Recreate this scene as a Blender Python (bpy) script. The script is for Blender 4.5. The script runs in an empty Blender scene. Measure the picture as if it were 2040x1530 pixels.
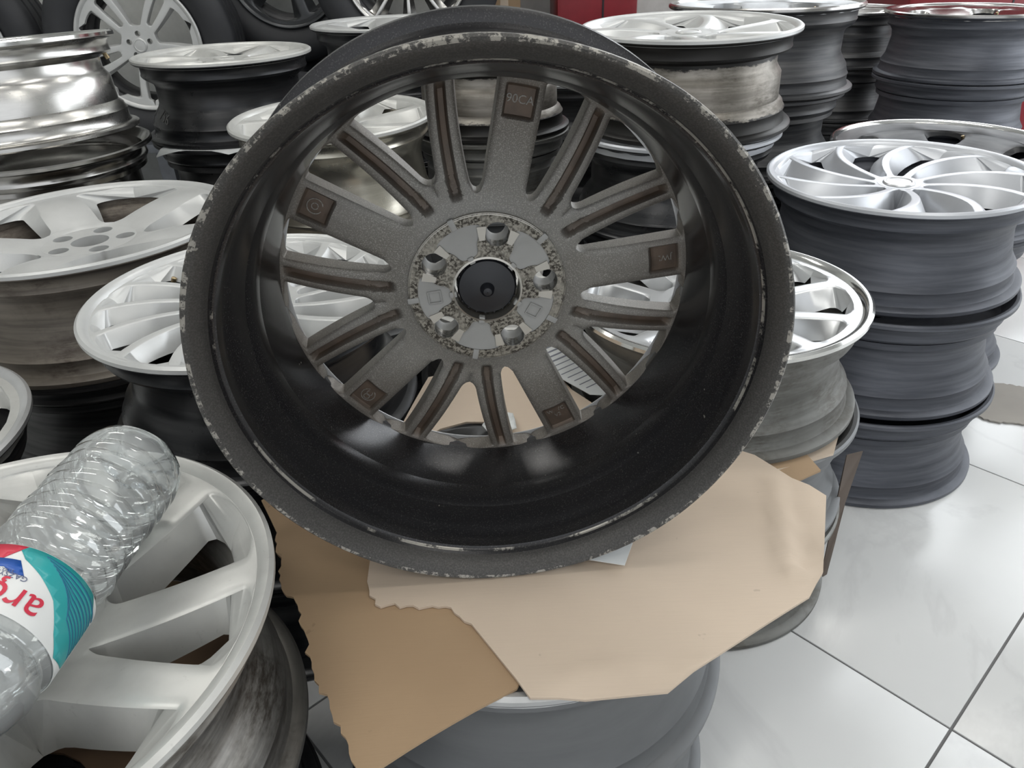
import bpy, bmesh, math, random
from math import sin, cos, pi, radians, sqrt, atan2, hypot
from mathutils import Vector, Matrix, Euler, noise
from mathutils.geometry import delaunay_2d_cdt

random.seed(7)
SC = bpy.context.scene
COL = SC.collection

# ------------------------------------------------------------------ camera
cam_d = bpy.data.cameras.new('camera')
cam = bpy.data.objects.new('camera', cam_d); COL.objects.link(cam)
CAM_H = 0.92; PITCH = radians(30.5); ROLL = radians(2.0)
cam_d.sensor_fit = 'HORIZONTAL'; cam_d.sensor_width = 36.0
cam_d.lens = 36.0 * 1500.0 / 2040.0
cam_d.clip_start = 0.01
_r0 = Vector((1, 0, 0)); _d0 = Vector((0, -sin(PITCH), -cos(PITCH))); _f = Vector((0, cos(PITCH), -sin(PITCH)))
_r = _r0 * cos(ROLL) + _d0 * sin(ROLL); _dn = _d0 * cos(ROLL) - _r0 * sin(ROLL)
cam.matrix_world = Matrix(((_r.x, -_dn.x, -_f.x, 0), (_r.y, -_dn.y, -_f.y, 0), (_r.z, -_dn.z, -_f.z, CAM_H), (0, 0, 0, 1)))
SC.camera = cam

# ------------------------------------------------------------------ colour management / light
SC.view_settings.view_transform = 'Standard'
SC.view_settings.look = 'None'
SC.view_settings.gamma = 1.0
SC.view_settings.use_curve_mapping = False
SC.view_settings.exposure = 0.0

world = bpy.data.worlds.new('daylight'); SC.world = world
world.use_nodes = True
_bg = world.node_tree.nodes['Background']
_bg.inputs[0].default_value = (0.92, 0.96, 1.0, 1); _bg.inputs[1].default_value = 1.0

def area(name, loc, target, sx, sy, power, color):
    l = bpy.data.lights.new(name, 'AREA'); l.shape = 'RECTANGLE'; l.size = sx; l.size_y = sy
    l.energy = power; l.color = color
    o = bpy.data.objects.new(name, l); COL.objects.link(o); o.location = loc
    o.rotation_euler = (Vector(target) - Vector(loc)).to_track_quat('-Z', 'Y').to_euler()
    return o
# daylight coming in through the shop window in the right wall and the open shop front behind the camera
area('window_daylight', (2.86, 1.55, 1.25), (0.6, 1.2, 0.55), 2.3, 1.9, 36, (0.93, 0.97, 1.0))
area('back_window_daylight', (1.85, 3.40, 1.85), (0.2, 0.7, 0.5), 1.9, 1.0, 30, (0.93, 0.97, 1.0))
area('shopfront_daylight', (0.6, -2.3, 1.5), (0.2, 1.2, 0.5), 3.6, 2.0, 9, (0.95, 0.97, 1.0))

# ------------------------------------------------------------------ helpers
def tag(o, label=None, cat=None, group=None, kind=None):
    if label: o['label'] = label
    if cat: o['category'] = cat
    if group: o['group'] = group
    if kind: o['kind'] = kind
    return o

def empty(name, loc, rot=(0, 0, 0)):
    o = bpy.data.objects.new(name, None); COL.objects.link(o)
    o.empty_display_size = 0.05; o.location = loc; o.rotation_euler = rot
    return o

def mobj(name, me, mat, parent=None):
    o = bpy.data.objects.new(name, me); COL.objects.link(o)
    if mat is not None and not me.materials: me.materials.append(mat)
    if parent is not None: o.parent = parent
    return o

def mesh(name, verts, faces, smooth=30):
    me = bpy.data.meshes.new(name)
    me.from_pydata([tuple(v) for v in verts], [], faces)
    bm = bmesh.new(); bm.from_mesh(me)
    bmesh.ops.remove_doubles(bm, verts=bm.verts, dist=1e-6)
    bmesh.ops.recalc_face_normals(bm, faces=bm.faces)
    bm.to_mesh(me); bm.free()
    if smooth:
        me.shade_smooth(); me.set_sharp_from_angle(angle=radians(smooth))
    me.update()
    return me

def lathe(name, prof, seg=96, closed=True, smooth=35, wob=None):
    """prof: list of (r, z); revolved about z"""
    v = []; f = []; n = len(prof)
    for j in range(seg):
        a = 2 * pi * j / seg; ca, sa = cos(a), sin(a)
        for (r, z) in prof:
            if wob: r = r + wob(a, r, z)
            v.append((r * ca, r * sa, z))
    m = n if closed else n - 1
    for j in range(seg):
        k = (j + 1) % seg
        for i in range(m):
            i2 = (i + 1) % n
            f.append((j * n + i, k * n + i, k * n + i2, j * n + i2))
    return mesh(name, v, f, smooth)

def boxm(name, sx, sy, sz, bev=0.0, z0=0.0):
    bm = bmesh.new()
    bmesh.ops.create_cube(bm, size=1.0)
    for v in bm.verts: v.co = Vector((v.co.x * sx, v.co.y * sy, (v.co.z + .5) * sz + z0))
    if bev > 0:
        bmesh.ops.bevel(bm, geom=bm.edges[:], offset=bev, segments=2, affect='EDGES', profile=.6)
    me = bpy.data.meshes.new(name); bm.to_mesh(me); bm.free()
    me.shade_smooth(); me.set_sharp_from_angle(angle=radians(40))
    return me

def circle(cx, cy, r, n=24, a0=0.0):
    return [(cx + r * cos(a0 + 2 * pi * i / n), cy + r * sin(a0 + 2 * pi * i / n)) for i in range(n)]

def inside(p, poly):
    x, y = p; c = False; n = len(poly); j = n - 1
    for i in range(n):
        xi, yi = poly[i]; xj, yj = poly[j]
        if (yi > y) != (yj > y) and x < (xj - xi) * (y - yi) / (yj - yi) + xi: c = not c
        j = i
    return c

def plate(name, outline, holes, zt, zb, extra=(), smooth=30):
    """flat plate with holes; zt / zb are functions of (x, y)"""
    co = []; ed = []
    for loop in [outline] + list(holes):
        b = len(co); n = len(loop)
        co += [Vector(p) for p in loop]; ed += [(b + i, b + (i + 1) % n) for i in range(n)]
    for p in extra:
        if inside(p, outline) and not any(inside(p, h) for h in holes): co.append(Vector(p))
    vs, es, fs, _, _, _ = delaunay_2d_cdt(co, ed, [], 0, 1e-7)
    ft = []
    for fc in fs:
        cx = sum(vs[i].x for i in fc) / len(fc); cy = sum(vs[i].y for i in fc) / len(fc)
        if inside((cx, cy), outline) and not any(inside((cx, cy), h) for h in holes): ft.append(tuple(fc))
    n = len(vs)
    v = [(p.x, p.y, zt(p.x, p.y)) for p in vs] + [(p.x, p.y, zb(p.x, p.y)) for p in vs]
    faces = [f for f in ft] + [tuple(i + n for i in reversed(f)) for f in ft]
    cnt = {}
    for f in ft:
        for i in range(len(f)):
            e = (f[i], f[(i + 1) % len(f)]); cnt[e] = 1
    for (a, b) in list(cnt):
        if (b, a) not in cnt: faces.append((b, a, a + n, b + n))
    return mesh(name, v, faces, smooth)

def text_mesh(body, size, extrude=0.0, align='CENTER'):
    cu = bpy.data.curves.new('t', 'FONT'); cu.body = body; cu.size = size; cu.extrude = extrude
    cu.align_x = align; cu.align_y = 'CENTER'; cu.resolution_u = 4
    o = bpy.data.objects.new('t', cu); COL.objects.link(o)
    dg = bpy.context.evaluated_depsgraph_get()
    me = bpy.data.meshes.new_from_object(o.evaluated_get(dg))
    bpy.data.objects.remove(o); bpy.data.curves.remove(cu)
    return me

# ------------------------------------------------------------------ materials
MATS = {}
class NT:
    def __init__(s, name):
        s.m = bpy.data.materials.new(name); s.m.use_nodes = True
        s.t = s.m.node_tree; s.b = s.t.nodes['Principled BSDF']; MATS[name] = s.m
    def n(s, typ, **kw):
        nd = s.t.nodes.new(typ)
        for k, v in kw.items():
            if k.startswith('i_'): nd.inputs[int(k[2:])].default_value = v
            else: setattr(nd, k, v)
        return nd
    def l(s, a, b): s.t.links.new(a, b)
    def math(s, op, a, b=None, clamp=False):
        nd = s.n('ShaderNodeMath', operation=op, use_clamp=clamp)
        for i, x in enumerate((a, b)):
            if x is None: continue
            if isinstance(x, (int, float)): nd.inputs[i].default_value = x
            else: s.l(x, nd.inputs[i])
        return nd.outputs[0]
    def ramp(s, fac, stops):
        r = s.n('ShaderNodeValToRGB'); e = r.color_ramp.elements
        while len(e) < len(stops): e.new(0.5)
        for q, (p, c) in zip(e, stops):
            q.position = p; q.color = (c[0], c[1], c[2], 1) if hasattr(c, '__len__') else (c, c, c, 1)
        s.l(fac, r.inputs[0]); return r.outputs[0]
    def coords(s, scale=(1, 1, 1)):
        tc = s.n('ShaderNodeTexCoord'); mp = s.n('ShaderNodeMapping'); mp.inputs['Scale'].default_value = scale
        s.l(tc.outputs['Object'], mp.inputs[0]); return mp.outputs[0]
    def noise(s, vec, scale, detail=4, rough=.55, dist=0):
        nd = s.n('ShaderNodeTexNoise'); nd.inputs['Scale'].default_value = scale
        nd.inputs['Detail'].default_value = detail; nd.inputs['Roughness'].default_value = rough
        nd.inputs['Distortion'].default_value = dist
        s.l(vec, nd.inputs['Vector']); return nd.outputs[0]
    def mix(s, fac, a, b):
        nd = s.n('ShaderNodeMix', data_type='RGBA')
        if isinstance(fac, (int, float)): nd.inputs[0].default_value = fac
        else: s.l(fac, nd.inputs[0])
        for i, x in ((6, a), (7, b)):
            if hasattr(x, 'links'): s.l(x, nd.inputs[i])
            else: nd.inputs[i].default_value = (x[0], x[1], x[2], 1)
        return nd.outputs[2]
    def bump(s, h, strength, dist=.001):
        b = s.n('ShaderNodeBump'); b.inputs['Strength'].default_value = strength; b.inputs['Distance'].default_value = dist
        s.l(h, b.inputs['Height']); s.l(b.outputs[0], s.b.inputs['Normal'])
    def set(s, col=None, rough=None, metal=None, **kw):
        for k, v in (('Base Color', col), ('Roughness', rough), ('Metallic', metal)):
            if v is None: continue
            if hasattr(v, 'links'): s.l(v, s.b.inputs[k])
            elif k == 'Base Color': s.b.inputs[k].default_value = (v[0], v[1], v[2], 1)
            else: s.b.inputs[k].default_value = v
        for k, v in kw.items(): s.b.inputs[k.replace('_', ' ')].default_value = v
        return s.m

def paint(name, c, rough=.34, metal=.55, grime=.12, coat=.0):
    t = NT(name); v = t.coords()
    a = t.noise(v, 14, 5); b = t.noise(v, 160, 3)
    f = t.ramp(a, [(.35, 0), (.75, 1)])
    dark = tuple(x * (1 - 2.2 * grime) for x in c)
    col = t.mix(f, c, dark)
    sp = t.ramp(b, [(.66, 0), (.72, 1)])
    col = t.mix(t.math('MULTIPLY', sp, grime), col, tuple(x * .35 for x in c))
    rr = t.math('ADD', t.math('MULTIPLY', a, .18), rough - .09)
    return t.set(col, rr, metal, Coat_Weight=coat)

def barrel_mat(name, c1, c2, rough=.4, metal=.6, band=1.0, contrast=(.38, .62), dirt=None, sealed=None):
    """turned barrel: streaks that run round the rim, stains with their own shape"""
    t = NT(name)
    v = t.coords((2.2, 2.2, 55 * band)); w = t.coords((1, 1, 1)); u = t.coords((9, 9, 40))
    a = t.noise(v, 1.6, 5, .6, .3); b = t.noise(w, 9, 5, .65); g = t.noise(u, 5, 6, .7)
    col = t.mix(t.ramp(a, [(contrast[0], 0), (contrast[1], 1)]), c1, c2)
    if dirt:
        m = t.math('MULTIPLY', t.ramp(b, [(.46, 0), (.62, 1)]), t.ramp(g, [(.38, .15), (.6, 1)]))
        col = t.mix(m, col, dirt)
    if sealed:   # leftovers of black bead sealer at both ends of the barrel, ragged edges
        tc = t.n('ShaderNodeTexCoord'); sp = t.n('ShaderNodeSeparateXYZ'); t.l(tc.outputs['Object'], sp.inputs[0])
        e = t.math('MULTIPLY', t.math('SUBTRACT', t.noise(t.coords((5, 5, 12)), 4, 6, .7), .5), .035)
        zz = t.math('ADD', sp.outputs[2], e)
        m = t.math('MAXIMUM', t.ramp(t.math('MULTIPLY', zz, 4), [(sealed[1] * 4 - .004, 0), (sealed[1] * 4 + .006, 1)]), t.ramp(t.math('MULTIPLY', zz, 4), [(sealed[0] * 4 - .006, 1), (sealed[0] * 4 + .004, 0)]))
        col = t.mix(m, col, (.022, .021, .020))
    fine = t.noise(t.coords((3, 3, 900)), 1.0, 2)
    t.bump(fine, .12, .0004)
    rr = t.math('ADD', t.math('MULTIPLY', b, .3), rough - .15)
    return t.set(col, rr, metal)

M = {}
M['silver'] = paint('silver_paint', (.52, .525, .53), .36, .45)
M['silver_light'] = paint('pale_silver_paint', (.57, .57, .55), .38, .35)
M['silver_white'] = paint('white_silver_paint', (.53, .535, .53), .36, .30, .06)
M['silver_cool'] = paint('cool_silver_paint', (.50, .515, .545), .36, .45, .05)
M['machined'] = paint('machined_silver', (.58, .59, .60), .32, .7, .05)
M['polished'] = paint('polished_lip', (.72, .72, .70), .12, .95, .08)
M['grey_recess'] = paint('grey_recess_paint', (.36, .37, .38), .4, .4)
M['dark_gloss'] = paint('dark_gloss_paint', (.055, .058, .062), .25, .35, .2)
M['b_dark'] = barrel_mat('barrel_dark', (.026, .027, .03), (.075, .074, .075), .42, .45)
M['b_black'] = barrel_mat('barrel_black', (.014, .015, .017), (.036, .036, .038), .30, .5, .6)
M['b_blue'] = barrel_mat('barrel_slate', (.05, .054, .066), (.105, .11, .128), .5, .45, .7)
M['b_grey'] = barrel_mat('barrel_grey', (.125, .13, .135), (.155, .16, .165), .5, .4, .25)
M['b_bare'] = barrel_mat('barrel_bare', (.27, .25, .22), (.145, .132, .115), .4, .65, .7, dirt=(.10, .088, .072), sealed=(.040, .130))
M['b_worn'] = barrel_mat('barrel_worn', (.30, .29, .27), (.13, .125, .12), .4, .7, .9, dirt=(.07, .06, .05))
M['b_brown'] = barrel_mat('barrel_brown', (.21, .185, .155), (.115, .10, .085), .52, .45, .8, dirt=(.075, .06, .05))
M['b_smoke'] = barrel_mat('barrel_smoke', (.18, .18, .17), (.115, .115, .108), .48, .5, .8, dirt=(.085, .08, .07))
M['chrome'] = barrel_mat('chrome', (.60, .59, .57), (.42, .41, .39), .25, 1.0, .25, (.3, .8))
M['chrome_d'] = barrel_mat('chrome_dark', (.52, .51, .49), (.30, .29, .28), .18, 1.0, .4, (.35, .7))
M['gold_bare'] = barrel_mat('bare_warm', (.55, .52, .45), (.40, .38, .32), .24, .9, .3)

def rubber():
    t = NT('rubber'); v = t.coords(); a = t.noise(v, 20, 4)
    return t.set(t.mix(a, (.012, .013, .016), (.028, .029, .033)), .62, 0)
M['rubber'] = rubber()
def plastic(name, c, rough=.4):
    t = NT(name); a = t.noise(t.coords(), 30, 4)
    return t.set(t.mix(a, c, tuple(x * .7 for x in c)), rough, 0)
M['black_plastic'] = plastic('black_plastic', (.012, .013, .017), .38)
M['red'] = plastic('red_enamel', (.22, .012, .02), .35)
M['steel'] = paint('bench_steel', (.16, .17, .19), .5, .6)
M['brass'] = paint('valve_brass', (.42, .33, .2), .35, .9)

# hero materials: thin wheel painted dark inside, chipped lip
def hero_barrel():
    t = NT('hero_barrel')
    tc = t.n('ShaderNodeTexCoord'); sx = t.n('ShaderNodeSeparateXYZ'); t.l(tc.outputs['Object'], sx.inputs[0])
    r = t.math('SQRT', t.math('ADD', t.math('MULTIPLY', sx.outputs[0], sx.outputs[0]), t.math('MULTIPLY', sx.outputs[1], sx.outputs[1])))
    z = sx.outputs[2]; v = tc.outputs['Object']
    speck = t.ramp(t.noise(v, 700, 2), [(.56, 0), (.68, 1)])
    base = t.mix(t.ramp(t.noise(v, 5, 4), [(.3, 0), (.7, 1)]), (.017, .017, .019), (.026, .025, .026))
    base = t.mix(t.math('MULTIPLY', speck, .16), base, (.22, .21, .20))
    # dusty band on the flange
    band = t.math('MULTIPLY', t.math('LESS_THAN', z, .017), t.math('GREATER_THAN', r, .222))
    dusty = t.mix(t.ramp(t.noise(v, 700, 3), [(.4, 0), (.75, 1)]), (.050, .048, .045), (.095, .09, .085))
    base = t.mix(t.math('MULTIPLY', band, .85), base, dusty)
    # chips in the lip
    lip = t.math('MULTIPLY', t.math('LESS_THAN', z, .0052), t.math('GREATER_THAN', r, .2408))
    chip = t.ramp(t.noise(v, 85, 7, .75), [(.51, 0), (.55, 1)])
    chips = t.math('MULTIPLY', lip, chip)
    ring = t.math('MULTIPLY', t.math('LESS_THAN', t.math('ABSOLUTE', t.math('SUBTRACT', r, .2268)), .0008), t.math('LESS_THAN', z, .05))
    scr = t.math('MULTIPLY', ring, t.ramp(t.noise(v, 14, 6, .75), [(.52, 0), (.57, 1)]))
    spot = t.ramp(t.noise(v, 120, 1), [(.80, 0), (.815, 1)])
    k = t.math('MAXIMUM', t.math('MAXIMUM', chips, scr), t.math('MULTIPLY', spot, .7))
    col = t.mix(k, base, (.30, .285, .255))
    rough = t.math('ADD', t.math('MULTIPLY', band, .2), .25)
    t.bump(t.noise(v, 500, 2), .06, .0006)
    return t.set(col, rough, .35)
M['hero_barrel'] = hero_barrel()
def hero_cast():
    t = NT('hero_cast'); v = t.coords()
    at = t.n('ShaderNodeAttribute', attribute_name='dirt')
    a = t.noise(v, 9, 4); f = t.noise(v, 900, 2)
    grey = t.mix(t.ramp(a, [(.35, 0), (.7, 1)]), (.190, .184, .170), (.125, .115, .100))
    grey = t.mix(t.ramp(f, [(.5, 0), (.70, .7)]), grey, (.36, .35, .32))
    brown = t.mix(t.ramp(t.noise(v, 60, 4), [(.35, 0), (.7, 1)]), (.105, .075, .055), (.070, .052, .040))
    col = t.mix(at.outputs['Fac'], grey, brown)
    t.bump(f, .18, .0005)
    return t.set(col, .5, .4)
M['hero_cast'] = hero_cast()
def hero_hub():
    t = NT('hero_hub_face'); v = t.coords()
    a = t.noise(v, 330, 5, .7); b = t.noise(v, 60, 3)
    f = t.math('MULTIPLY', t.ramp(a, [(.44, 0), (.55, 1)]), t.ramp(b, [(.36, .25), (.55, 1)]))
    col = t.mix(f, (.27, .255, .22), (.035, .03, .024))
    return t.set(col, .42, .6)
M['hero_hub'] = hero_hub()
M['hero_pocket'] = paint('hero_pocket', (.30, .30, .29), .6, .1, .04)
M['hero_mach'] = paint('hero_machined', (.46, .44, .40), .32, .85, .08)

def cardboard(name, c1, c2):
    t = NT(name); v = t.coords()
    a = t.noise(v, 5, 4); fib = t.noise(t.coords((8, 260, 8)), 3, 3)
    col = t.mix(t.ramp(a, [(.3, 0), (.7, 1)]), c1, c2)
    col = t.mix(t.math('MULTIPLY', t.ramp(fib, [(.4, 0), (.7, 1)]), .18), col, tuple(x * .8 for x in c1))
    sp = t.ramp(t.noise(v, 55, 2), [(.74, 0), (.77, 1)])
    col = t.mix(t.math('MULTIPLY', sp, .35), col, tuple(x * .45 for x in c1))
    t.bump(fib, .08, .001)
    return t.set(col, .8, 0)
M['card'] = cardboard('cardboard_pale', (.56, .46, .365), (.51, .415, .325))
M['card_d'] = cardboard('cardboard_brown', (.36, .25, .15), (.31, .21, .125))
M['card_edge'] = cardboard('cardboard_deep', (.20, .13, .085), (.25, .165, .105))
M['card_grey'] = cardboard('cardboard_grey', (.36, .335, .30), (.28, .26, .235))
M['paper_brown'] = plastic('paper_brown', (.12, .092, .075), .8)
M['paper'] = plastic('paper_white', (.72, .74, .74), .75)
M['ink'] = plastic('ink_grey', (.22, .23, .27), .8)

def floor_mat():
    t = NT('marble_tile'); v = t.coords()
    oi = t.n('ShaderNodeObjectInfo')
    off = t.n('ShaderNodeVectorMath', operation='ADD'); t.l(v, off.inputs[0])
    cmb = t.n('ShaderNodeCombineXYZ'); t.l(t.math('MULTIPLY', oi.outputs['Random'], 40), cmb.inputs[0]); t.l(cmb.outputs[0], off.inputs[1])
    n1 = t.noise(off.outputs[0], 1.6, 6, .6, 1.2)
    vein = t.ramp(t.math('ABSOLUTE', t.math('SUBTRACT', n1, .5)), [(.0, 1), (.035, 0)])
    cloud = t.noise(off.outputs[0], 3, 4)
    col = t.mix(t.ramp(cloud, [(.35, 0), (.75, 1)]), (.63, .635, .63), (.58, .585, .585))
    col = t.mix(t.math('MULTIPLY', vein, .3), col, (.47, .47, .475))
    return t.set(col, .2, 0)
M['tile'] = floor_mat()
M['grout'] = plastic('grout', (.17, .17, .17), .9)
M['wall'] = plastic('wall_paint', (.62, .63, .61), .7)
M['ceil'] = plastic('ceiling_paint', (.75, .75, .74), .8)

# ------------------------------------------------------------------ room shell
def struct(name, me, mat, loc=(0, 0, 0), parent=None):
    o = mobj(name, me, mat, parent); o.location = loc
    if parent is None: o['kind'] = 'structure'
    return o
XL, XR, YF, YB, ZC = -2.7, 2.9, -2.4, 3.42, 2.75
fl = struct('floor', boxm('floor', XR - XL + .2, YB - YF + .2, .06), M['grout'], ((XL + XR) / 2, (YB + YF) / 2, -.062))
TS = .627; TG = .0035; TA = radians(41.8)
tile_me = boxm('tile', TS - TG, TS - TG, .012, .0008)
tu = Vector((cos(TA), sin(TA))); tv = Vector((-sin(TA), cos(TA))); T0 = Vector((.567, .619))
for i in range(-9, 10):
    for j in range(-9, 10):
        c = T0 + tu * ((i + .5) * TS) + tv * ((j + .5) * TS)
        if XL + .42 < c.x < XR - .42 and YF + .42 < c.y < YB - .42:
            o = mobj('tile', tile_me, M['tile'], fl)
            o.location = (c.x - fl.location.x, c.y - fl.location.y, .05); o.rotation_euler = (0, 0, TA)
wb = empty('wall_back', (0, YB + .05, 0)); wb['kind'] = 'structure'
def bseg(x0, x1, z0, z1):
    o = mobj('wall_segment', boxm('wall_segment', x1 - x0, .1, z1 - z0), M['wall'], wb); o.location = ((x0 + x1) / 2, 0, z0)
bseg(XL, .8, 0, ZC); bseg(2.9, XR + .1, 0, ZC); bseg(.8, 2.9, 0, 1.3); bseg(.8, 2.9, 2.4, ZC)
win2 = empty('window_2', (1.85, YB + .05, 1.3)); win2['kind'] = 'structure'
for (x, z, sx, sz) in ((0, 0, 2.1, .05), (0, 1.05, 2.1, .05), (-1.025, .05, .05, 1.0), (1.025, .05, .05, 1.0), (0, .05, .04, 1.0)):
    o = mobj('window_frame', boxm('window_frame', sx, .07, sz), M['steel'], win2); o.location = (x, 0, z)
struct('wall_left', boxm('wall_left', .1, YB - YF, ZC), M['wall'], (XL - .05, (YB + YF) / 2, 0))
struct('ceiling', boxm('ceiling', XR - XL, YB - YF, .06), M['ceil'], ((XL + XR) / 2, (YB + YF) / 2, ZC))
# right wall with a shop window opening
wr = empty('wall_right', (XR + .05, 0, 0)); wr['kind'] = 'structure'
def wseg(y0, y1, z0, z1):
    o = mobj('wall_segment', boxm('wall_segment', .1, y1 - y0, z1 - z0), M['wall'], wr); o.location = (0, (y0 + y1) / 2, z0)
wseg(YF, .35, 0, ZC); wseg(2.75, YB, 0, ZC); wseg(.35, 2.75, 0, .25); wseg(.35, 2.75, 2.3, ZC)
win = empty('window_1', (XR + .05, 1.55, .25)); win['kind'] = 'structure'
for (y, z, sy, sz) in ((0, 0, 2.4, .05), (0, 2.0, 2.4, .05), (-1.175, .05, .05, 1.95), (1.175, .05, .05, 1.95), (0, .05, .04, 1.95)):
    o = mobj('window_frame', boxm('window_frame', .07, sy, sz), M['steel'], win); o.location = (0, y, z)
# ceiling lights
def led_mat():
    m = bpy.data.materials.new('led_diffuser'); m.use_nodes = True; nt = m.node_tree
    nt.nodes.remove(nt.nodes['Principled BSDF'])
    e = nt.nodes.new('ShaderNodeEmission'); e.inputs[0].default_value = (1, .985, .935, 1); e.inputs[1].default_value = 10.5
    nt.links.new(e.outputs[0], nt.nodes['Material Output'].inputs[0]); return m
LED = led_mat()
led_frame = boxm('light_housing', 1.24, .34, .035, .004); led_pan = boxm('light_diffuser', 1.2, .3, .006)
for k, (x, y) in enumerate(((-1.2, 2.2), (.9, 2.2), (-1.2, .5), (.9, .5), (-1.2, -1.2), (.9, -1.2))):
    e = empty('ceiling_light', (x, y, ZC))
    tag(e, 'flat ceiling light panel ' + ('above the chrome wheel stack', 'nearest the window in the back wall', 'above the wheel with the bottle', 'above the tiles beside the slate stack', 'by the left wall near the shop front', 'by the right wall near the shop front')[k], 'light', 'ceiling light panels')
    o = mobj('light_housing', led_frame, M['silver_white'], e); o.location = (0, 0, -.035)
    o = mobj('light_diffuser', led_pan, LED, e); o.location = (0, 0, -.0415)

# ------------------------------------------------------------------ wheel builder
def barrel_profile(R, w, kind=0):
    Rb = R - .0165; Rd = R - (.040 if kind != 2 else .034); t = .0055
    o = [(R - .003, 0), (R, .0025), (R, .0085), (R - .0035, .0115), (Rb + .004, .0135), (Rb + .0005, .019), (Rb, .033), (Rb + .0015, .037), (Rb - .002, .042)]
    if kind == 0:    # well near the outboard side
        o += [(Rb - .006, .30 * w), (Rd + .004, .40 * w), (Rd, .45 * w), (Rd, .66 * w), (Rd + .003, .70 * w), (Rb - .004, .76 * w)]
    elif kind == 1:  # long straight barrel, step near the top
        o += [(Rb - .004, .26 * w), (Rb - .012, .30 * w), (Rb - .013, .55 * w), (Rd + .004, .60 * w), (Rd, .64 * w), (Rd, .74 * w), (Rb - .005, .80 * w)]
    else:            # gentle waist
        o += [(Rb - .010, .32 * w), (Rd + .002, .5 * w), (Rd, .58 * w), (Rd + .002, .68 * w), (Rb - .006, .77 * w)]
    o += [(Rb - .0005, w - .040), (Rb + .0015, w - .036), (Rb, w - .031), (Rb + .0005, w - .019), (Rb + .004, w - .0135), (R - .0035, w - .0115), (R, w - .0085), (R, w - .0025), (R - .003, w)]
    inn = []
    for (r, z) in reversed(o[9:-9]): inn.append((r - t, z))
    i_top = [(R - .008, w - .0008), (R - .0125, w - .006), (Rb - .0055, w - .018), (Rb - .006, w - .038)]
    i_bot = [(Rb - .006, .042), (Rb - .0055, .018), (R - .012, .006), (R - .008, .0008)]
    return o + i_top + inn + i_bot

def gap_fun(spk, r0s, r1, fil_in, fil_out, r_h, r_o, rt=None):
    """returns ctr(i,r), half(i,r): angular centre and half width of the gap between spoke i and i+1"""
    n = len(spk)
    def t_of(r): return max(0., min(1., (r - r_h) / (r1 - r_h)))
    def c(i, r):
        s = spk[i % n]; t = t_of(r); k = i // n
        return s['a0'] + (s['a1'] - s['a0']) * t ** s.get('p', 1.0) + 2 * pi * k
    def hw(i, r):
        s = spk[i % n]; t = t_of(r)
        return (s['w0'] + (s['w1'] - s['w0']) * t + s.get('wm', 0) * sin(pi * t)) / r
    def ctr(i, r):
        return .5 * ((c(i, r) + hw(i, r)) + (c(i + 1, r) - hw(i + 1, r)))
    def half(i, r):
        h = max(0.0, .5 * ((c(i + 1, r) - hw(i + 1, r)) - (c(i, r) + hw(i, r))))
        r0 = r0s[i % n]
        if r <= r0 or r >= r1: return 0.0
        u = min(1., (r - r0) / fil_in); v = min(1., (r1 - r) / fil_out)
        return h * sqrt(max(0, 1 - (1 - u) ** 2)) * sqrt(max(0, 1 - (1 - v) ** 2))
    return c, ctr, half

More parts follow.
